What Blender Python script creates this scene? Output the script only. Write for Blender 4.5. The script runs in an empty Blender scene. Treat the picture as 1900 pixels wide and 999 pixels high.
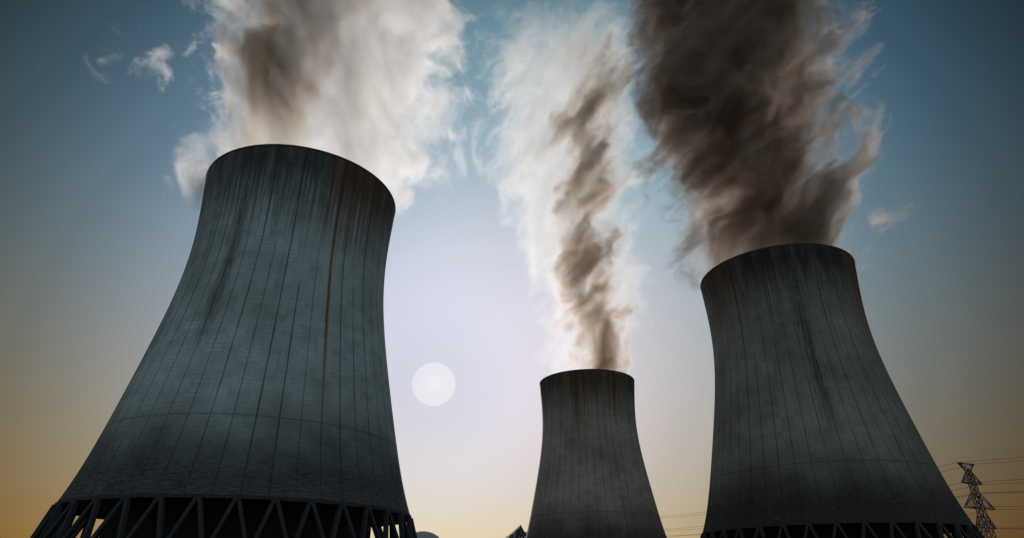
import bpy, bmesh, math, random
from mathutils import Vector, Matrix
R = math.radians
random.seed(7)
scene = bpy.context.scene
col = scene.collection

# ------------------------------------------------------------------ camera
FOC = 1152.23
cam = bpy.data.cameras.new('camera')
cam_obj = bpy.data.objects.new('camera', cam)
col.objects.link(cam_obj)
cam_obj.location = (0, 0, 2)
cam_obj.rotation_euler = (R(90 + 26.8244), 0, 0)
cam.sensor_width = 36
cam.lens = 36 * FOC / 1900
cam.clip_start, cam.clip_end = 0.5, 60000
scene.camera = cam_obj

# ------------------------------------------------------------------ light
SUN_AZ, SUN_EL = -7.35, 16.2
SUN_DIR = Vector((math.sin(R(SUN_AZ)) * math.cos(R(SUN_EL)), math.cos(R(SUN_AZ)) * math.cos(R(SUN_EL)), math.sin(R(SUN_EL))))
BACK_SKY = (0.255, 0.285, 0.295)


class Net:
    """short-hand for building node trees"""
    def __init__(self, tree, kind='Shader'):
        self.t, self.k = tree, kind

    def new(self, idname, **kw):
        n = self.t.nodes.new(idname)
        for k, v in kw.items():
            setattr(n, k, v)
        return n

    def put(self, sock, v):
        if isinstance(v, bpy.types.NodeSocket):
            self.t.links.new(v, sock)
        elif v is not None:
            sock.default_value = v

    def m(self, op, a, b=None, c=None, clamp=False):
        n = self.new('ShaderNodeMath', operation=op, use_clamp=clamp)
        for i, v in enumerate((a, b, c)):
            self.put(n.inputs[i], v)
        return n.outputs[0]

    def v(self, op, a, b=None, scale=None):
        n = self.new('ShaderNodeVectorMath', operation=op)
        self.put(n.inputs[0], a)
        if b is not None:
            self.put(n.inputs[1], b)
        if scale is not None:
            self.put(n.inputs['Scale'], scale)
        return n.outputs['Value'] if op in ('LENGTH', 'DOT_PRODUCT', 'DISTANCE') else n.outputs['Vector']

    def xyz(self, x, y, z):
        n = self.new('ShaderNodeCombineXYZ')
        for i, v in enumerate((x, y, z)):
            self.put(n.inputs[i], v)
        return n.outputs[0]

    def sep(self, v):
        n = self.new('ShaderNodeSeparateXYZ')
        self.put(n.inputs[0], v)
        return n.outputs

    def noise(self, vec, scale=1.0, detail=2.0, rough=0.5, distort=0.0, color=False, dim='3D'):
        n = self.new('ShaderNodeTexNoise', noise_dimensions=dim)
        if dim == '1D':
            self.put(n.inputs['W'], vec)
        else:
            self.put(n.inputs['Vector'], vec)
        for k, v in (('Scale', scale), ('Detail', detail), ('Roughness', rough), ('Distortion', distort)):
            self.put(n.inputs[k], v)
        return n.outputs['Color' if color else 'Fac']

    def ramp(self, x, a, b, lo=0.0, hi=1.0, smooth=True):
        n = self.new('ShaderNodeMapRange', interpolation_type='SMOOTHSTEP' if smooth else 'LINEAR', clamp=True)
        for i, v in enumerate((x, a, b, lo, hi)):
            self.put(n.inputs[i], v)
        return n.outputs[0]

    def mix(self, f, a, b, blend='MIX'):
        n = self.new('ShaderNodeMix', data_type='RGBA', blend_type=blend)
        self.put(n.inputs[0], f)
        self.put(n.inputs[6], a if isinstance(a, bpy.types.NodeSocket) else (*a, 1))
        self.put(n.inputs[7], b if isinstance(b, bpy.types.NodeSocket) else (*b, 1))
        return n.outputs[2]


def build_world():
    w = bpy.data.worlds.new('World')
    scene.world = w
    w.use_nodes = True
    n = Net(w.node_tree)
    bg = w.node_tree.nodes['Background']
    sky = n.new('ShaderNodeTexSky', sky_type='NISHITA', sun_disc=False)
    sky.sun_elevation, sky.sun_rotation = R(SUN_EL), R(SUN_AZ)
    d = n.new('ShaderNodeTexCoord').outputs['Generated']
    x, y, z = n.sep(d)
    z = n.m('MINIMUM', n.m('MAXIMUM', z, 0.045), 0.86)
    s = n.m('ARCCOSINE', n.m('MINIMUM', n.v('DOT_PRODUCT', d, tuple(SUN_DIR)), 0.99999))
    s = n.m('MINIMUM', s, 1.15)
    x2, z2, s2, xz = n.m('MULTIPLY', x, x), n.m('MULTIPLY', z, z), n.m('MULTIPLY', s, s), n.m('MULTIPLY', x, z)
    terms = [x, z, x2, z2, xz, s, s2, n.m('EXPONENT', n.m('MULTIPLY', s, -1 / 0.12)), n.m('EXPONENT', n.m('MULTIPLY', s, -1 / 0.04)), n.m('MULTIPLY', z2, z), n.m('MULTIPLY', x2, z)]
    # grade of the clear-sky colour by direction (dusty evening air: yellow low down, slate blue high up)
    G = [[-2.9887, 0.3693, 7.2259, 1.0086, -8.7187, 0.4591, 4.8471, -5.568, -0.374, 0.5905, 2.896, -4.8396],
         [-2.0173, 1.5102, 3.3056, 4.8132, -2.8862, 0.7343, 3.3069, -9.2573, -0.436, 0.4861, 5.5655, 1.8702],
         [-0.3278, 2.9324, 0.3972, 8.9904, -0.5888, 0.6334, -0.7813, -11.5875, -1.1901, 0.5577, 10.8394, 8.7771]]
    out = []
    for row in G:
        acc = row[0]
        for c, t in zip(row[1:], terms):
            acc = n.m('MULTIPLY_ADD', t, c, acc)
        acc = n.m('MINIMUM', n.m('MAXIMUM', acc, -4.5), 1.5)
        out.append(n.m('EXPONENT', acc))
    graded = n.v('MULTIPLY', sky.outputs[0], n.xyz(*out))
    front = n.ramp(y, 0.0, 0.38)
    c = n.mix(front, tuple(v / 0.1 for v in BACK_SKY), graded)
    n.put(bg.inputs['Color'], c)
    bg.inputs['Strength'].default_value = 0.1


build_world()
sun_l = bpy.data.lights.new('sun_light', 'SUN')
sun_l.energy = 3.2
sun_l.angle = R(0.5)
sun_l.color = (1.0, 0.945, 0.90)
sun_o = bpy.data.objects.new('sun_light', sun_l)
col.objects.link(sun_o)
sun_o.rotation_euler = SUN_DIR.to_track_quat('Z', 'Y').to_euler()
scene.view_settings.view_transform = 'Standard'
scene.view_settings.look = 'None'
scene.view_settings.exposure = 0
scene.view_settings.gamma = 1
scene.cycles.max_bounces = 6
scene.cycles.volume_bounces = 2
scene.cycles.volume_step_rate = 1.8
scene.cycles.use_denoising = True


# ------------------------------------------------------------------ helpers
def mat(name):
    m = bpy.data.materials.new(name)
    m.use_nodes = True
    n = Net(m.node_tree)
    return m, n, m.node_tree.nodes['Principled BSDF']


def plain(name, c, rough=0.8, metal=0.0, vary=0.25, scale=0.3):
    m, n, b = mat(name)
    o = n.new('ShaderNodeTexCoord').outputs['Object']
    f = n.noise(o, scale, 6, 0.6)
    n.put(b.inputs['Base Color'], n.mix(f, tuple(v * (1 - vary) for v in c), tuple(v * (1 + vary) for v in c)))
    b.inputs['Roughness'].default_value = rough
    b.inputs['Metallic'].default_value = metal
    return m


def link(name, bm, m, parent=None, smooth=False):
    me = bpy.data.meshes.new(name)
    bm.to_mesh(me)
    bm.free()
    me.materials.append(m)
    if smooth:
        for p in me.polygons:
            p.use_smooth = True
    o = bpy.data.objects.new(name, me)
    col.objects.link(o)
    o.parent = parent
    return o


def tag(o, label=None, category=None, group=None, kind=None):
    for k, v in (('label', label), ('category', category), ('group', group), ('kind', kind)):
        if v:
            o[k] = v
    return o


def empty(name, loc):
    o = bpy.data.objects.new(name, None)
    col.objects.link(o)
    o.location = loc
    return o


def bar(bm, a, b, w, d=None, side=None):
    """a box beam from a to b, w across and d deep"""
    a, b = Vector(a), Vector(b)
    d = d or w
    t = (b - a).normalized()
    s = Vector(side) if side is not None else (Vector((0, 0, 1)) if abs(t.z) < 0.9 else Vector((1, 0, 0)))
    u = t.cross(s).normalized()
    v = u.cross(t).normalized()
    vs = []
    for p in (a, b):
        for i, j in ((-1, -1), (1, -1), (1, 1), (-1, 1)):
            vs.append(bm.verts.new(p + u * (i * w / 2) + v * (j * d / 2)))
    for f in ((0, 1, 2, 3), (7, 6, 5, 4), (0, 4, 5, 1), (1, 5, 6, 2), (2, 6, 7, 3), (3, 7, 4, 0)):
        bm.faces.new([vs[k] for k in f])


def revolve(bm, prof, seg, closed=False):
    """surface of revolution round z through the (radius, height) points"""
    rings = []
    for r, z in prof:
        rings.append([bm.verts.new((r * math.sin(2 * math.pi * k / seg), -r * math.cos(2 * math.pi * k / seg), z)) for k in range(seg)])
    n = len(rings)
    for i in range(n if closed else n - 1):
        a, b = rings[i], rings[(i + 1) % n]
        for k in range(seg):
            bm.faces.new((a[k], a[(k + 1) % seg], b[(k + 1) % seg], b[k]))
    return rings


# ------------------------------------------------------------------ ground, hills
GROUND = plain('ground_soil', (0.055, 0.052, 0.045), 0.95, vary=0.4, scale=0.05)
bm = bmesh.new()
N = 48
ring_r = [0, 30, 80, 160, 320, 640, 1300, 3000, 9000, 30000]
prev = None
for r in ring_r:
    cur = [bm.verts.new((r * math.cos(2 * math.pi * k / N), r * math.sin(2 * math.pi * k / N), 0)) for k in range(N)] if r else [bm.verts.new((0, 0, 0))]
    if prev:
        for k in range(N):
            if len(prev) == 1:
                bm.faces.new((prev[0], cur[k], cur[(k + 1) % N]))
            else:
                bm.faces.new((prev[k], cur[k], cur[(k + 1) % N], prev[(k + 1) % N]))
    prev = cur
tag(link('ground', bm, GROUND), kind='structure')


def mountain_mesh():
    bm = bmesh.new()
    from mathutils import noise as mn
    az0, az1, na = -60.0, 60.0, 1600
    rr = [1700, 1900, 2050, 2200, 2300, 2380, 2440, 2480, 2500, 2520, 2560, 2640, 2800, 3100, 3500]
    grid = []
    for r in rr:
        row = []
        for k in range(na + 1):
            az = az0 + (az1 - az0) * k / na
            ridge = 62 + 46 * mn.noise(Vector((az * 0.11, 3.1, 0))) + 16 * mn.noise(Vector((az * 0.5, 9.7, 0)))
            # the sharp horn and its flat shoulder
            dx = az - 0.74
            horn = 0.0
            if dx < 0:
                horn = 92 * math.exp(dx / 2.0)
            else:
                horn = max(92 * math.exp(-dx / 1.0), 66 * (1 - min(1, max(0, dx - 1.0) / 2.4)) if dx > 0.2 else 0)
            big = 106 * math.exp(-(dx / 9.0) ** 2)
            # low shoulder behind the pylon, falling to the right
            d2 = az - 35.6
            right = 88 * (1 / (1 + math.exp(d2 / 1.9 - 0.6))) * (1 / (1 + math.exp(-(d2 + 7) / 1.5)))
            h = max(ridge * 0.9, big + horn, ridge * 0.55 + right)
            fall = math.exp(-((r - 2500) / (330.0 if r < 2500 else 520.0)) ** 2)
            fall = fall ** (1.0 + 0.8 * horn / 92)
            wob = 7 * mn.fractal(Vector((az * 1.7, r * 0.006, 1.0)), 1.0, 2.0, 5) * min(1, abs(r - 2500) / 60)
            z = max(-2.0, h * fall + wob * fall)
            row.append(bm.verts.new((r * math.sin(R(az)), r * math.cos(R(az)), z)))
        grid.append(row)
    for i in range(len(rr) - 1):
        for k in range(na):
            bm.faces.new((grid[i][k], grid[i][k + 1], grid[i + 1][k + 1], grid[i + 1][k]))
    return bm


tag(link('mountains', mountain_mesh(), plain('mountain_rock', (0.014, 0.019, 0.022), 0.95, vary=0.35, scale=0.02)), kind='structure')

# ------------------------------------------------------------------ cooling towers
Z_LINTEL, H_SHELL = 19.79, 110.0
Z_TOP = Z_LINTEL + H_SHELL
POLY = [47.71481629, -44.06955867, 105.22469194, -251.1679793, 286.81837886, -110.75361662]


def shell_r(z):
    t = (z - Z_LINTEL) / H_SHELL
    return sum(c * t ** i for i, c in enumerate(POLY))


def concrete(name, tint, streaks, rust_zones, grime_shade=1.0, seed=0.0):
    """weathered slip-formed concrete: 48 vertical joints, lift lines, soot under the rim, rust runs"""
    m, n, b = mat(name)
    o = n.new('ShaderNodeTexCoord').outputs['Object']
    x, y, z = n.sep(o)
    A = n.m('MULTIPLY', n.m('ARCTAN2', x, n.m('MULTIPLY', y, -1)), 180 / math.pi)
    As = n.m('ADD', A, seed)
    depth = n.m('SUBTRACT', Z_TOP, z)                    # metres below the rim
    # cast colour
    big = n.noise(o, 0.035, 5, 0.62)
    fine = n.noise(n.xyz(n.m('MULTIPLY', As, 0.32), n.m('MULTIPLY', z, 2.0), seed), 1.0, 5, 0.7)
    grain = n.noise(o, 1.6, 4, 0.75)
    panel = n.new('ShaderNodeTexWhiteNoise', noise_dimensions='3D')
    n.put(panel.inputs['Vector'], n.xyz(n.m('FLOOR', n.m('DIVIDE', A, 7.5)), n.m('FLOOR', n.m('DIVIDE', z, 2.6)), seed))
    val = n.m('MULTIPLY', n.ramp(big, 0.3, 0.7, 0.84, 1.13), n.ramp(fine, 0.3, 0.7, 0.89, 1.09))
    val = n.m('MULTIPLY', val, n.ramp(panel.outputs['Value'], 0, 1, 0.88, 1.09, smooth=False))
    val = n.m('MULTIPLY', val, n.ramp(grain, 0.3, 0.7, 0.91, 1.08))
    # lift lines every 1.3 m
    lift = n.m('ABSOLUTE', n.m('SUBTRACT', n.m('FRACT', n.m('DIVIDE', z, 1.3)), 0.5))
    liftm = n.m('MULTIPLY', n.ramp(lift, 0.40, 0.5), n.ramp(n.noise(o, 0.16, 4, 0.65), 0.40, 0.66, 0.02, 0.36))
    val = n.m('MULTIPLY', val, n.m('SUBTRACT', 1.0, liftm))
    # vertical joints (every second one only below about 85 m)
    rad = n.v('LENGTH', n.xyz(x, y, 0))
    cell = n.m('DIVIDE', A, 7.5)
    wob = n.m('MULTIPLY', n.m('SUBTRACT', n.noise(n.xyz(n.m('MULTIPLY', A, 0.2), n.m('MULTIPLY', z, 0.25), seed), 1.0, 3, 0.6), 0.5), 0.022)
    off = n.m('ABSOLUTE', n.m('SUBTRACT', n.m('FRACT', n.m('ADD', cell, wob)), 0.5))
    dist = n.m('MULTIPLY', n.m('MULTIPLY', off, R(7.5)), rad)
    jw = n.ramp(n.noise(n.xyz(n.m('FLOOR', cell), n.m('MULTIPLY', z, 0.06), 4.0), 1.0, 3, 0.6), 0.3, 0.7, 0.16, 0.36)
    joint = n.m('SUBTRACT', 1.0, n.ramp(dist, n.m('MULTIPLY', jw, 0.45), jw))
    odd = n.m('GREATER_THAN', n.m('FRACT', n.m('MULTIPLY', n.m('FLOOR', cell), 0.5)), 0.25)
    cellr = n.new('ShaderNodeTexWhiteNoise', noise_dimensions='1D')
    n.put(cellr.inputs['W'], n.m('FLOOR', cell))
    start = n.m('MULTIPLY_ADD', cellr.outputs['Value'], 22.0, 28.0)
    keep = n.m('MAXIMUM', n.m('SUBTRACT', 1.0, odd), n.ramp(depth, start, n.m('ADD', start, 6.0), 0.12, 1.0))
    joint = n.m('MULTIPLY', joint, n.m('MULTIPLY', keep, n.m('MULTIPLY_ADD', cellr.outputs['Value'], 0.35, 0.5)))
    ringd = n.m('ABSOLUTE', n.m('SUBTRACT', z, n.m('MULTIPLY_ADD', big, 0.5, Z_LINTEL + 19.7)))
    ringj = n.m('MULTIPLY', n.m('SUBTRACT', 1.0, n.ramp(ringd, 0.1, 0.3)), 0.5)
    # water stains: tall narrow noise
    tall = n.noise(n.xyz(n.m('MULTIPLY', As, 0.55), n.m('MULTIPLY', z, 0.018), seed), 1.0, 5, 0.62)
    tall2 = n.noise(n.xyz(n.m('MULTIPLY', As, 0.13), n.m('MULTIPLY', z, 0.03), seed + 5), 1.0, 4, 0.6)
    stain = n.m('MULTIPLY', n.ramp(tall, 0.48, 0.72), n.ramp(tall2, 0.42, 0.66, 0.05, 0.42))
    soot_len = n.ramp(tall, 0.3, 0.70, 13.0, 54.0)
    soot = n.m('SUBTRACT', 1.0, n.ramp(depth, 4.0, soot_len))
    soot = n.m('MULTIPLY', soot, n.ramp(tall2, 0.28, 0.56, 0.70, 1.0))
    foot = n.ramp(n.m('ADD', z, n.m('MULTIPLY', n.m('SUBTRACT', big, 0.5), 16.0)), Z_LINTEL + 30, Z_LINTEL + 5, 0.0, 1.0)  # dirty lower band, with the base's shade painted into its colour
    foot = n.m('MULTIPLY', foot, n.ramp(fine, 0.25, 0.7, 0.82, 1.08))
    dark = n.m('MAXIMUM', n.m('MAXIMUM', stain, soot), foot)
    # single runs of dirt, and wide bands that paint shade on outer sides
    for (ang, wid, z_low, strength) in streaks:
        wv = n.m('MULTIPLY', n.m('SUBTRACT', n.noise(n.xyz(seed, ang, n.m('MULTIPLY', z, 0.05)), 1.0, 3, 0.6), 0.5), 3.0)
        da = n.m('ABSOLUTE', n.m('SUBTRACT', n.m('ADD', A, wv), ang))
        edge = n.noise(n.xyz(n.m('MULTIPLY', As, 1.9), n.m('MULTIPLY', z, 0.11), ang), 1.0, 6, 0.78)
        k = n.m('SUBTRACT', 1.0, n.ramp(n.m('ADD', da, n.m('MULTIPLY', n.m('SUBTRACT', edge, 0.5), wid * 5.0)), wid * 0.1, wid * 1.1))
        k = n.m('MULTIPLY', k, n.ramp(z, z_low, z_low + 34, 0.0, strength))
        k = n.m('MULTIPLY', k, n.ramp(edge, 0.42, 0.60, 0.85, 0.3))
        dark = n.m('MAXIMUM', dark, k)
    dark = n.m('MULTIPLY', dark, grime_shade, clamp=True)
    c = n.mix(n.ramp(big, 0.35, 0.65), tuple(v * 0.95 for v in tint), (tint[0] * 1.02, tint[1] * 1.05, tint[2] * 1.06))
    c = n.v('SCALE', c, scale=val)
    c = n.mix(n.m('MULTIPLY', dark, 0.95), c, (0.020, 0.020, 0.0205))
    # rust
    for (lo, hi, length, amount) in rust_zones:
        win = n.m('MULTIPLY', n.ramp(A, lo - 3, lo + 5), n.ramp(A, hi + 4, hi - 6))
        r1 = n.noise(n.xyz(n.m('MULTIPLY', As, 0.62), n.m('MULTIPLY', z, 0.004), seed + 9), 1.0, 3, 0.7)
        ln = n.ramp(r1, 0.42, 0.72, 4.0, length)
        k = n.m('MULTIPLY', n.ramp(r1, 0.44, 0.58), n.m('SUBTRACT', 1.0, n.ramp(depth, n.m('MULTIPLY', ln, 0.25), ln)))
        k = n.m('MULTIPLY', n.m('MULTIPLY', k, win), n.ramp(fine, 0.25, 0.6, 0.55, 1.0))
        c = n.mix(n.m('MULTIPLY', k, amount, clamp=True), c, (0.17, 0.07, 0.024))
        tintw = n.m('MULTIPLY', win, n.m('SUBTRACT', 1.0, n.ramp(depth, 5.0, length * 1.1)))
        c = n.mix(n.m('MULTIPLY', tintw, 0.28 * amount), c, (0.15, 0.095, 0.045))
    for (ang, wid, z_low, strength) in [s for s in RUNS.get(name, [])]:
        wv = n.m('MULTIPLY', n.m('SUBTRACT', n.noise(n.xyz(seed, ang, n.m('MULTIPLY', z, 0.04)), 1.0, 3, 0.6), 0.5), 1.3)
        da = n.m('ABSOLUTE', n.m('SUBTRACT', n.m('ADD', A, wv), ang))
        k = n.m('SUBTRACT', 1.0, n.ramp(da, wid * 0.25, wid))
        k = n.m('MULTIPLY', k, n.ramp(z, z_low, z_low + 35, 0.0, strength))
        k = n.m('MULTIPLY', k, n.ramp(fine, 0.2, 0.6, 0.6, 1.0))
        c = n.mix(k, c, n.mix(n.ramp(depth, 5, 50), (0.075, 0.030, 0.013), (0.24, 0.125, 0.038)))
    crack = n.m('MAXIMUM', joint, ringj)
    c = n.mix(n.m('MULTIPLY', crack, 0.85), c, (0.022, 0.023, 0.024))
    n.put(b.inputs['Base Color'], c)
    b.inputs['Roughness'].default_value = 0.92
    b.inputs['Specular IOR Level'].default_value = 0.25
    bump = n.new('ShaderNodeBump')
    bump.inputs['Strength'].default_value = 0.5
    bump.inputs['Distance'].default_value = 0.12
    n.put(bump.inputs['Height'], n.m('SUBTRACT', n.m('MULTIPLY', n.m('ADD', fine, grain), 0.4), n.m('ADD', crack, liftm)))
    n.put(b.inputs['Normal'], bump.outputs[0])
    return m


RUNS = {   # long narrow rust runs: angle, half width in degrees, lowest height, strength
    'concrete_streaked': [(41.3, 1.35, 40, 1.0), (45.0, 7.0, 98, 0.65), (56.0, 6.0, 104, 0.6), (68, 6.0, 100, 0.6), (35.0, 1.4, 84, 0.55), (47.5, 0.6, 66, 0.5), (52.0, 0.6, 78, 0.5), (58.5, 0.5, 88, 0.5), (64.0, 0.6, 84, 0.5)],
    'concrete_small_stains': [(-20.0, 5.0, 78, 0.85), (-25.0, 1.6, 86, 0.8), (-10.5, 1.6, 94, 0.8), (8.0, 2.2, 108, 0.8), (26.0, 2.8, 82, 0.85), (-38, 3.0, 106, 0.7), (12.0, 0.7, 110, 0.6), (-36.0, 0.7, 95, 0.4)],
    'concrete_dark_run': [(-75.0, 1.2, 88, 0.6), (-69.0, 0.8, 70, 0.5), (-56.0, 0.6, 84, 0.5), (40.0, 2.4, 58, 0.85), (47.0, 2.4, 84, 0.8), (55.0, 2.0, 92, 0.7)],
}
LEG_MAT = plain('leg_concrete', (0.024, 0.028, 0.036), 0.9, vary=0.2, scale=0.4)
INNER = plain('sooty_concrete', (0.045, 0.042, 0.04), 0.95, vary=0.3, scale=0.15)
FILL = plain('wet_packing', (0.012, 0.012, 0.013), 0.9, vary=0.3, scale=0.3)
RIM = plain('rim_concrete', (0.055, 0.053, 0.052), 0.95, vary=0.5, scale=0.25)
LEG_PHASE, N_LEG = -1.8, 36


def cooling_tower(x, y, label, m):
    t = empty('cooling_tower', (x, y, 0))
    tag(t, label, 'cooling tower', 'hyperboloid cooling towers')
    bm = bmesh.new()
    nz = 72
    outer = [(shell_r(Z_LINTEL + H_SHELL * i / nz), Z_LINTEL + H_SHELL * i / nz) for i in range(nz + 1)]
    revolve(bm, outer, 192)
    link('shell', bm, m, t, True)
    bm = bmesh.new()
    revolve(bm, [(r - 0.75, z) for r, z in reversed(outer)], 192)
    link('inner_lining', bm, INNER, t, True)
    # stiffening lip round the mouth
    bm = bmesh.new()
    rt = shell_r(Z_TOP)
    revolve(bm, [(rt - 0.78, Z_TOP - 0.3), (rt + 0.10, Z_TOP - 0.3), (rt + 0.14, Z_TOP + 0.1), (rt + 0.10, Z_TOP + 0.35), (rt - 0.78, Z_TOP + 0.35)], 192, True)
    link('rim_lip', bm, RIM, t, False)
    # beam along the foot of the shell
    bm = bmesh.new()
    rb = shell_r(Z_LINTEL)
    revolve(bm, [(rb - 1.1, Z_LINTEL - 0.45), (rb + 0.22, Z_LINTEL - 0.45), (rb + 0.12, Z_LINTEL + 0.35), (rb - 1.1, Z_LINTEL + 0.35)], 192, True)
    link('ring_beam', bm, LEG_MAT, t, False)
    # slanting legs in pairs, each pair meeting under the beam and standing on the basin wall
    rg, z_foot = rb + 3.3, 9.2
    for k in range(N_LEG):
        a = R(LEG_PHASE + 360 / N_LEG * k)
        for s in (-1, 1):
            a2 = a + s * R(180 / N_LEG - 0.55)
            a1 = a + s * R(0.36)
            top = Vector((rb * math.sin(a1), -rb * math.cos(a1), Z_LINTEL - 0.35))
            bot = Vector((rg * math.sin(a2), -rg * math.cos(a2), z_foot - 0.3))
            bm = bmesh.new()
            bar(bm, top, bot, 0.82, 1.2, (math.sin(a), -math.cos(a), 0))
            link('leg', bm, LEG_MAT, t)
    bm = bmesh.new()
    revolve(bm, [(rg - 1.1, -0.5), (rg + 1.3, -0.5), (rg + 1.1, z_foot), (rg - 1.1, z_foot)], 144, True)
    link('basin_wall', bm, LEG_MAT, t)
    # dark block of cooling packing that hangs inside the foot
    bm = bmesh.new()
    r = revolve(bm, [(36.0, 3.0), (36.0, Z_LINTEL + 1.0), (shell_r(Z_LINTEL + 1.2) - 0.9, Z_LINTEL + 1.2), (shell_r(Z_LINTEL + 1.7) - 0.9, Z_LINTEL + 1.7)], 96)
    bm.faces.new(r[0])
    bm.faces.new(r[-1])
    link('packing', bm, FILL, t)
    return t


TL, TM, TR = (-78.04, 196.57), (53.69, 435.62), (123.78, 262.95)
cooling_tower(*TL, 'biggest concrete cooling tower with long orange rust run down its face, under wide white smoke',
              concrete('concrete_streaked', (0.32, 0.41, 0.43), [(-11.0, 4.6, 44, 1.0), (9.0, 2.6, 84, 0.8), (-30, 2.2, 70, 0.7), (-58, 24, -20, 0.6), (-28, 16, 92, 1.0), (2, 12, 100, 0.95), (24, 8, 104, 0.8), (62, 10, 92, 0.6)], [(30, 78, 50, 0.75)], 0.95, 0.0))  # widest band paints the shaded left side into the colour
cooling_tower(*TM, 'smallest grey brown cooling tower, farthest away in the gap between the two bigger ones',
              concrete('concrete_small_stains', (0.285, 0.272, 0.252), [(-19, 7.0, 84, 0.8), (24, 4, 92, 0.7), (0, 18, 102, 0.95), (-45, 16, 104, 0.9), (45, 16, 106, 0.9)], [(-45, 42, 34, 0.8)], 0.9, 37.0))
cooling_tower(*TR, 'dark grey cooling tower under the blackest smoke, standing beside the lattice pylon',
              concrete('concrete_dark_run', (0.225, 0.225, 0.222), [(-12.5, 5.0, 40, 1.0), (3, 3.0, 88, 0.8), (-22, 16, 98, 1.0), (48, 26, -20, 0.55), (20, 14, 96, 0.95), (-45, 8, 98, 0.8)], [(-86, -50, 48, 0.75), (32, 66, 50, 0.85)], 1.0, 71.0))  # widest band is painted shade on the right side

# ------------------------------------------------------------------ smoke
def smoke_material(name, strength, pale, sooty, d_lo, d_hi, aniso):
    m = bpy.data.materials.new(name)
    m.use_nodes = True
    m.node_tree.nodes.clear()
    n = Net(m.node_tree)
    out = n.new('ShaderNodeOutputMaterial')
    pv = n.new('ShaderNodeVolumePrincipled')
    at = n.new('ShaderNodeAttribute', attribute_name='density')
    d = at.outputs['Fac']
    n.put(pv.inputs['Color'], n.mix(n.ramp(d, d_lo, d_hi), pale, sooty))
    pv.inputs['Density Attribute'].default_value = ''
    n.put(pv.inputs['Density'], n.m('MULTIPLY', d, strength))
    pv.inputs['Anisotropy'].default_value = aniso
    n.put(out.inputs['Volume'], pv.outputs[0])
    return m


def curve(n, x, pts, x0, x1, y0, y1):
    """piecewise smooth y(x) through pts"""
    c = n.new('ShaderNodeFloatCurve')
    cu = c.mapping.curves[0]
    while len(cu.points) < len(pts):
        cu.points.new(0.5, 0.5)
    for q, (px, py) in zip(cu.points, pts):
        q.location = ((px - x0) / (x1 - x0), (py - y0) / (y1 - y0))
    c.mapping.update()
    n.put(c.inputs['Value'], n.ramp(x, x0, x1, smooth=False))
    return n.m('MULTIPLY_ADD', c.outputs[0], y1 - y0, y0)


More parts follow.
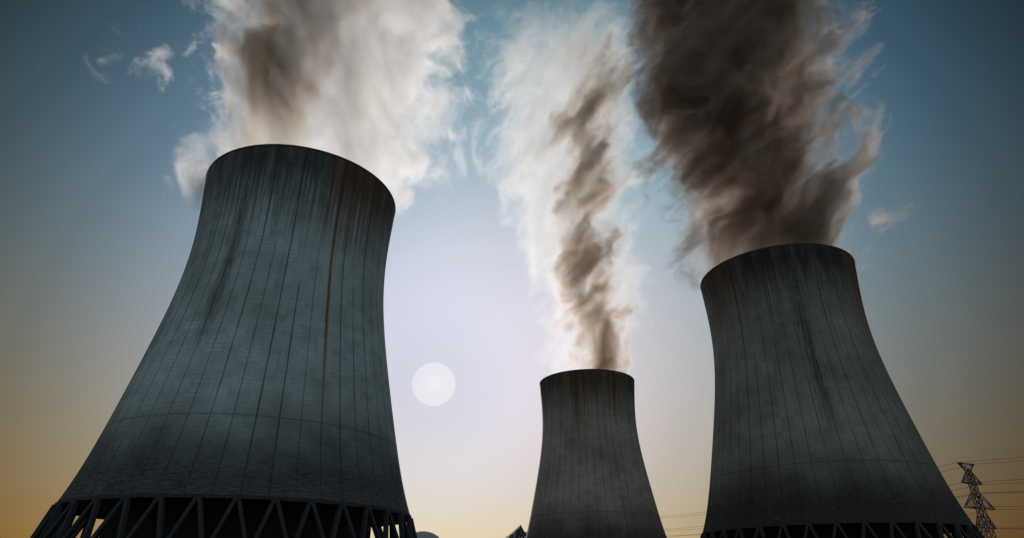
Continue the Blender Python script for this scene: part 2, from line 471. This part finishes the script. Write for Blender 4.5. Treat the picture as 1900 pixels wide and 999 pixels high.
def smoke_plume(tower, label, m, prof, core, puffs, top, vox, seed, eddies, streak, look, half_u, half_d):
    """rising smoke held in a real density grid; prof and core = (height, left edge, right edge) in metres about the tower mouth"""
    c = Vector((*tower, 0))
    o = bpy.data.objects.new('smoke_plume', bpy.data.volumes.new('smoke_plume'))
    col.objects.link(o)
    o.location = (c.x, c.y, Z_TOP)
    o.rotation_euler = (0, 0, -math.atan2(c.x, c.y))
    tag(o, label, 'smoke plume', 'smoke plumes rising from the towers')
    o.data.materials.append(m)
    g = bpy.data.node_groups.new('smoke_density', 'GeometryNodeTree')
    g.interface.new_socket('Geometry', in_out='INPUT', socket_type='NodeSocketGeometry')
    g.interface.new_socket('Geometry', in_out='OUTPUT', socket_type='NodeSocketGeometry')
    n = Net(g)
    gout = n.new('NodeGroupOutput')
    n.new('NodeGroupInput')
    pos = n.new('GeometryNodeInputPosition').outputs[0]
    off = n.v('ADD', pos, (seed * 37.1, seed * 11.3, seed * 23.7))
    x0_, y0_, z0_ = n.sep(pos)
    half = (0.5, 0.5, 0.5)
    grow = n.ramp(z0_, -5, 50, 0.3, 1.0)                 # turbulence grows with height
    # three sizes of eddies push the smoke about
    w1 = n.v('SUBTRACT', n.noise(off, 0.014, 1.0, 0.5, color=True), half)
    w2 = n.v('SUBTRACT', n.noise(n.v('ADD', off, n.v('SCALE', w1, scale=30.0)), 0.04, 1.0, 0.5, color=True), half)
    w3 = n.v('SUBTRACT', n.noise(n.v('ADD', off, n.v('SCALE', w2, scale=22.0)), 0.11, 2.0, 0.6, color=True), half)
    e1, e2, e3 = eddies
    warp = n.v('ADD', n.v('ADD', n.v('SCALE', w1, scale=e1), n.v('SCALE', w2, scale=e2)), n.v('SCALE', w3, scale=e3))
    p = n.v('ADD', pos, n.v('SCALE', warp, scale=grow))
    x, y, z = n.sep(p)

    def tube(pr, depth):
        cen = curve(n, z, [(h, (l + r) / 2) for h, l, r in pr], pr[0][0], pr[-1][0], -120, 120)
        wid = curve(n, z, [(h, (r - l) / 2) for h, l, r in pr], pr[0][0], pr[-1][0], 0, 160)
        qx = n.m('DIVIDE', n.m('SUBTRACT', x, cen), wid)
        qy = n.m('DIVIDE', y, n.m('MULTIPLY', wid, depth))
        return n.m('SUBTRACT', 1.0, n.m('SQRT', n.m('ADD', n.m('MULTIPLY', qx, qx), n.m('MULTIPLY', qy, qy))))
    body = tube(prof, 0.85)
    heart = tube(core, look['core_depth'])
    for (pu, pd, ph, r1, r2, r3, k) in puffs:            # extra billows
        e = n.v('DIVIDE', n.v('SUBTRACT', p, (pu, pd, ph)), (r1, r2, r3))
        body = n.m('MAXIMUM', body, n.m('MULTIPLY', n.m('SUBTRACT', 1.0, n.v('LENGTH', e)), k))
    # streaky detail drawn out along the flow
    ax, ay, az, stretch = streak
    axis = Vector((ax, ay, az)).normalized()
    along = n.v('DOT_PRODUCT', off, tuple(axis))
    flat = n.v('SUBTRACT', off, n.v('SCALE', tuple(axis), scale=n.m('MULTIPLY', along, 1 - 1 / stretch)))
    st = n.v('ADD', flat, n.v('ADD', n.v('SCALE', w2, scale=24.0), n.v('SCALE', w1, scale=36.0)))
    st = n.v('ADD', st, n.v('SCALE', w3, scale=7.0))
    f1 = n.noise(st, look.get('f_scale', 0.055), 7, 0.72, 0.25)
    f2 = n.noise(n.v('ADD', st, (91, 17, 5)), look.get('c_scale', 0.04), 6, 0.70, 0.5)
    edge = n.m('MULTIPLY_ADD', n.m('SUBTRACT', f1, 0.5), look['tear'], n.m('MULTIPLY', body, 1.5))
    edge = n.m('MULTIPLY_ADD', n.m('SUBTRACT', n.m('ABSOLUTE', n.m('SUBTRACT', f1, 0.5)), 0.08), look.get('billow', 1.2), edge)
    soft = n.ramp(edge, look['edge'][0], look['edge'][1])
    hc = n.m('MULTIPLY_ADD', n.m('SUBTRACT', f2, 0.5), look['core_tear'], heart)
    dens_core = n.m('MULTIPLY', n.ramp(hc, look['core_edge'][0], look['core_edge'][1]), look['core'])
    # fine hair-like streaks
    st3 = n.v('SUBTRACT', off, n.v('SCALE', tuple(axis), scale=n.m('MULTIPLY', along, 1 - 1 / (stretch * 2.2))))
    f3 = n.noise(n.v('ADD', st3, n.v('ADD', n.v('SCALE', w2, scale=16.0), n.v('SCALE', w1, scale=40.0))), look.get('h_scale', 0.13), 4, 0.62, 0.3)
    hair = n.ramp(f3, 0.34, 0.66, *look.get('hair', (0.3, 1.75)))
    veil = n.m('MULTIPLY', n.ramp(f1, 0.32, 0.68, 0.12, 2.0), look['thin'])
    veil = n.m('MULTIPLY', n.m('MULTIPLY', veil, hair), n.ramp(z0_, 0, look.get('veil_rise', 30), look.get('veil_low', 1.0), 1.0))
    dens_core = n.m('MULTIPLY', dens_core, n.ramp(z0_, look.get('wane', (900, 1000, 1))[0], look.get('wane', (900, 1000, 1))[1], 1.0, look.get('wane', (900, 1000, 1))[2]))
    dens_core = n.m('MULTIPLY', dens_core, n.ramp(z0_, look['rise'][0], look['rise'][1], look['rise'][2], 1.0))
    dens_core = n.m('MULTIPLY', dens_core, n.m('MULTIPLY', n.ramp(f2, 0.34, 0.6, *look.get('clots', (0.1, 1.5))), hair))
    dens = n.m('MULTIPLY', soft, n.m('ADD', veil, dens_core))
    dens = n.m('MULTIPLY', dens, n.ramp(z0_, top, top - look.get('fade', 25)))
    # below the mouth the smoke keeps to the inside of the shell or hangs clear of it outside
    rr = n.v('LENGTH', n.xyz(x0_, y0_, 0))
    low_keep = n.ramp(z0_, -37.0, -8.0, 0.0, 1.0)
    shell_clear = n.m('SUBTRACT', 1.0, n.m('MULTIPLY', n.m('LESS_THAN', z0_, 0.6), n.m('LESS_THAN', n.m('ABSOLUTE', n.m('SUBTRACT', rr, 33.3)), 0.3)))
    dens = n.m('MULTIPLY', n.m('MULTIPLY', dens, low_keep), shell_clear)
    dens = n.m('MULTIPLY', dens, n.m('GREATER_THAN', dens, 0.012))
    vc = n.new('GeometryNodeVolumeCube')
    n.put(vc.inputs['Density'], dens)
    lo, hi = (half_u[0], -half_d, -38.0), (half_u[1], half_d, top)
    vc.inputs['Min'].default_value, vc.inputs['Max'].default_value = lo, hi
    for k, a, b in zip('XYZ', lo, hi):
        vc.inputs['Resolution ' + k].default_value = max(8, int((b - a) / vox))
    sm = n.new('GeometryNodeSetMaterial')
    n.put(sm.inputs['Geometry'], vc.outputs[0])
    sm.inputs['Material'].default_value = m
    n.put(gout.inputs[0], sm.outputs[0])
    md = o.modifiers.new('smoke', 'NODES')
    md.node_group = g
    return o


smoke_plume(TL, 'wide bright white smoke plume with a brown heart above the biggest tower',
            smoke_material('white_smoke', 0.115, (0.985, 0.975, 0.965), (0.80, 0.64, 0.48), 0.4, 1.0, 0.48),
            [(-38, -25, 25), (-6, -31, 31), (4, -40, 42), (20, -45, 49), (45, -53, 58), (80, -58, 62), (110, -62, 62), (150, -70, 66)],
            [(-38, -15, 15), (-6, -34, 12), (10, -38, 4), (35, -42, 4), (60, -46, 4), (85, -46, 8), (110, -46, 18), (150, -48, 28)],
            [(-36, -10, 0, 11, 14, 22, 0.9), (50, 0, 34, 18, 22, 18, 0.42), (-62, 0, 42, 22, 16, 11, 0.31)],
            160, 0.7, 1, (22, 20, 11), (-0.4, 0.1, 1.0, 1.8),
            dict(tear=2.3, edge=(0.26, 0.50), core_depth=0.8, f_scale=0.062, c_scale=0.05, core_tear=2.4, core_edge=(0.15, 0.7), hair=(0.2, 1.9), clots=(0.0, 1.8), core=1.35, thin=0.23, rise=(12, 70, 0.12)), (-85, 85), 64)
smoke_plume(TM, 'thin tall white smoke plume with a twisting brown core above the smallest tower',
            smoke_material('thin_smoke', 0.075, (0.975, 0.965, 0.955), (0.74, 0.59, 0.44), 0.2, 0.85, 0.45),
            [(-38, -25, 25), (-6, -29, 29), (6, -37, 40), (48, -47, 50), (95, -54, 58), (147, -68, 60), (203, -84, 66), (266, -94, 72), (333, -90, 80), (400, -85, 85)],
            [(-38, -5, 20), (-6, -12, 32), (15, -10, 34), (50, -20, 30), (80, -26, 18), (110, -20, 26), (150, -14, 34), (190, -6, 38), (225, -22, 34), (270, -5, 72), (330, 5, 80), (400, 0, 70)],
            [], 390, 1.3, 2, (40, 34, 18), (0.55, 0.1, 1.0, 3.2),
            dict(tear=2.3, edge=(0.24, 0.66), core_depth=0.9, core_tear=3.8, wane=(215, 300, 0.4), hair=(0.15, 1.9), fade=110, core_edge=(0.2, 0.72), clots=(0.03, 1.6), core=1.1, thin=0.165, veil_low=0.75, veil_rise=110, rise=(-5, 60, 1.5), f_scale=0.04, c_scale=0.052, h_scale=0.09), (-125, 115), 92)
smoke_plume(TR, 'heavy black and brown smoke plume above the dark grey tower',
            smoke_material('black_smoke', 0.13, (0.90, 0.79, 0.70), (0.47, 0.36, 0.29), 0.15, 0.8, 0.5),
            [(-38, -25, 25), (-6, -31, 31), (4, -47, 43), (20, -50, 44), (45, -53, 53), (75, -56, 60), (98, -58, 65), (125, -60, 70), (165, -62, 78), (225, -72, 82), (260, -76, 86)],
            [(-38, -25, 25), (-6, -30, 28), (4, -42, 36), (20, -40, 34), (45, -34, 34), (75, -42, 32), (98, -46, 34), (125, -46, 40), (165, -44, 54), (225, -56, 60), (260, -60, 60)],
            [(50, 0, 22, 20, 14, 10, 0.45)], 250, 0.9, 3, (26, 20, 9), (0.75, 0.15, 0.85, 3.0),
            dict(tear=2.2, edge=(0.26, 0.50), core_depth=0.85, core_tear=2.2, core_edge=(-0.1, 0.7), hair=(0.12, 2.0), clots=(0.0, 1.7), core=0.58, thin=0.3, rise=(0, 20, 0.7), f_scale=0.05), (-98, 105), 78)

# ------------------------------------------------------------------ containment dome
DOME = plain('dome_concrete', (0.24, 0.29, 0.31), 0.9, vary=0.12, scale=0.05)
c0 = Vector((math.sin(R(-7.5)) * 700, math.cos(R(-7.5)) * 700, 0))
dome = empty('reactor_building', c0)
tag(dome, 'pale grey round dome peeping up low beside the foot of the biggest tower', 'reactor building')
bm = bmesh.new()
RD = 25.5
revolve(bm, [(RD, -0.5), (RD, 24.0)], 96)
link('wall', bm, DOME, dome, True)
bm = bmesh.new()
pr = [(RD + 0.5, 24.0), (RD + 0.5, 25.2)] + [(RD * math.cos(R(a)), 25.2 + RD * 0.965 * math.sin(R(a))) for a in range(0, 90, 5)] + [(0.05, 25.2 + RD * 0.965)]
revolve(bm, pr, 96)
link('dome', bm, DOME, dome, True)

# ------------------------------------------------------------------ pylon and its cables
STEEL = plain('weathered_steel', (0.022, 0.021, 0.02), 0.6, 0.3, vary=0.3, scale=0.5)
LINE = Vector((-0.415, 0.91, 0)).normalized()
ACROSS = Vector((LINE.y, -LINE.x, 0))          # to the right, seen from the camera
P0 = Vector((math.sin(R(35.25)) * 380, math.cos(R(35.25)) * 380, 0))


def to_world(p):
    return P0 + ACROSS * p[0] + LINE * p[1] + Vector((0, 0, p[2]))


def lattice(bm, z0, w0, z1, w1, n, th=0.32, br=0.16):
    """square tapering lattice mast between two heights"""
    corners = ((-1, -1), (1, -1), (1, 1), (-1, 1))
    def at(z, i):
        w = w0 + (w1 - w0) * (z - z0) / (z1 - z0)
        return to_world((corners[i % 4][0] * w, corners[i % 4][1] * w, z)) - P0
    for i in range(4):
        bar(bm, at(z0, i), at(z1, i), th)
    for k in range(n):
        a, b = z0 + (z1 - z0) * k / n, z0 + (z1 - z0) * (k + 1) / n
        for i in range(4):
            bar(bm, at(a, i), at(b, i + 1), br)
            bar(bm, at(a, i + 1), at(b, i), br)
            bar(bm, at(b, i), at(b, i + 1), br)


def arm(bm, s, reach, z_tip, z_low, z_high, w_low, w_high, n, th=0.28, br=0.14):
    """one tapering crossarm on side s"""
    tip = to_world((s * reach, 0, z_tip)) - P0
    roots = [to_world((s * w, q * w, z)) - P0 for z, w in ((z_low, w_low), (z_high, w_high)) for q in (-1, 1)]
    for r_ in roots:
        bar(bm, r_, tip, th)
    for k in range(n):
        f, g = k / n, (k + 1) / n
        p = [r_.lerp(tip, f) for r_ in roots]
        q = [r_.lerp(tip, g) for r_ in roots]
        if k < n - 1:
            for i, j in ((0, 2), (1, 3), (2, 3), (0, 1)):
                bar(bm, p[i], q[j], br)
                bar(bm, q[i], q[j], br)
    return tip


pylon = empty('electricity_pylon', P0)
tag(pylon, 'tall lattice steel pylon with tapering crossarms, rising past the foot of the dark grey tower', 'pylon')
Z_T, Z_A1, Z_A2, Z_A3 = 53.6, 44.3, 33.2, 24.6
bm = bmesh.new()
lattice(bm, 0, 3.6, 20, 1.9, 5)
lattice(bm, 20, 1.9, Z_A2, 1.3, 4)
lattice(bm, Z_A2, 1.3, Z_A1, 1.15, 4)
lattice(bm, Z_A1, 1.15, Z_T - 3, 0.9, 3)
link('mast', bm, STEEL, pylon)
tips = []
bm = bmesh.new()
for s in (-1, 1):
    tips.append(arm(bm, s, 6.3, Z_T, Z_T - 3.4, Z_T - 0.2, 0.9, 0.9, 4))
bar(bm, to_world((-6.3, 0, Z_T)) - P0, to_world((6.3, 0, Z_T)) - P0, 0.22)
link('crossarm', bm, STEEL, pylon)
for reach, z, up, wl, wh in ((7.8, Z_A1, 5.0, 1.15, 1.0), (11.5, Z_A2, 7.0, 1.3, 1.2), (7.6, Z_A3, 5.5, 1.7, 1.45)):
    bm = bmesh.new()
    for s in (-1, 1):
        tips.append(arm(bm, s, reach, z, z, z + up, wl, wh, 5))
    link('crossarm', bm, STEEL, pylon)
for z in (Z_A2 + 6.6,):
    for s in (-1, 1):
        tips.append(to_world((s * 1.6, 0, z)) - P0)
        
CABLE = plain('cable_metal', (0.05, 0.045, 0.04), 0.5, 0.3, vary=0.1)
SPAN = 330.0
words = ['topmost crossarm', 'short second crossarm', 'widest crossarm', 'lowest crossarm', 'mast just above its widest crossarm']
for i, tip in enumerate(tips):
    side = 'left' if i % 2 == 0 else 'right'
    bm = bmesh.new()
    pts = []
    for k in range(-24, 49):
        u = k / 24 * SPAN
        f = (k / 24) % 1.0
        pts.append(P0 + tip + LINE * u - Vector((0, 0, 4 * 6.5 * f * (1 - f))))
    tube = []
    for j, p in enumerate(pts):
        ring = []
        for q in range(5):
            a = 2 * math.pi * q / 5
            ring.append(bm.verts.new(p + (ACROSS * math.cos(a) + Vector((0, 0, math.sin(a)))) * 0.075))
        tube.append(ring)
    for a, b in zip(tube, tube[1:]):
        for q in range(5):
            bm.faces.new((a[q], a[(q + 1) % 5], b[(q + 1) % 5], b[q]))
    o = link('power_cable', bm, CABLE)
    tag(o, f'thin dark power cable strung from the {side} end of the pylon\'s {words[i // 2]}' if i < 8 else f'thin dark power cable on the {side} of the pylon\'s {words[4]}',
        'power cable', 'cables strung along the pylon line')

# ------------------------------------------------------------------ the low sun
bm = bmesh.new()
bmesh.ops.create_uvsphere(bm, u_segments=96, v_segments=64, radius=20000 * math.tan(R(1.93)))
m, n, b = mat('sun_glow')
em = n.new('ShaderNodeEmission')
em.inputs['Color'].default_value = (1.0, 0.99, 0.72, 1)
em.inputs['Strength'].default_value = 0.06
gas = n.new('ShaderNodeAddShader')
n.put(gas.inputs[0], em.outputs[0])
n.put(gas.inputs[1], n.new('ShaderNodeBsdfTransparent').outputs[0])
n.put(m.node_tree.nodes['Material Output'].inputs['Surface'], gas.outputs[0])
so = link('sun', bm, m, None, True)
so.location = SUN_DIR * 20000
tag(so, 'big round white sun hanging low in the pale sky beside the biggest tower', 'sun')
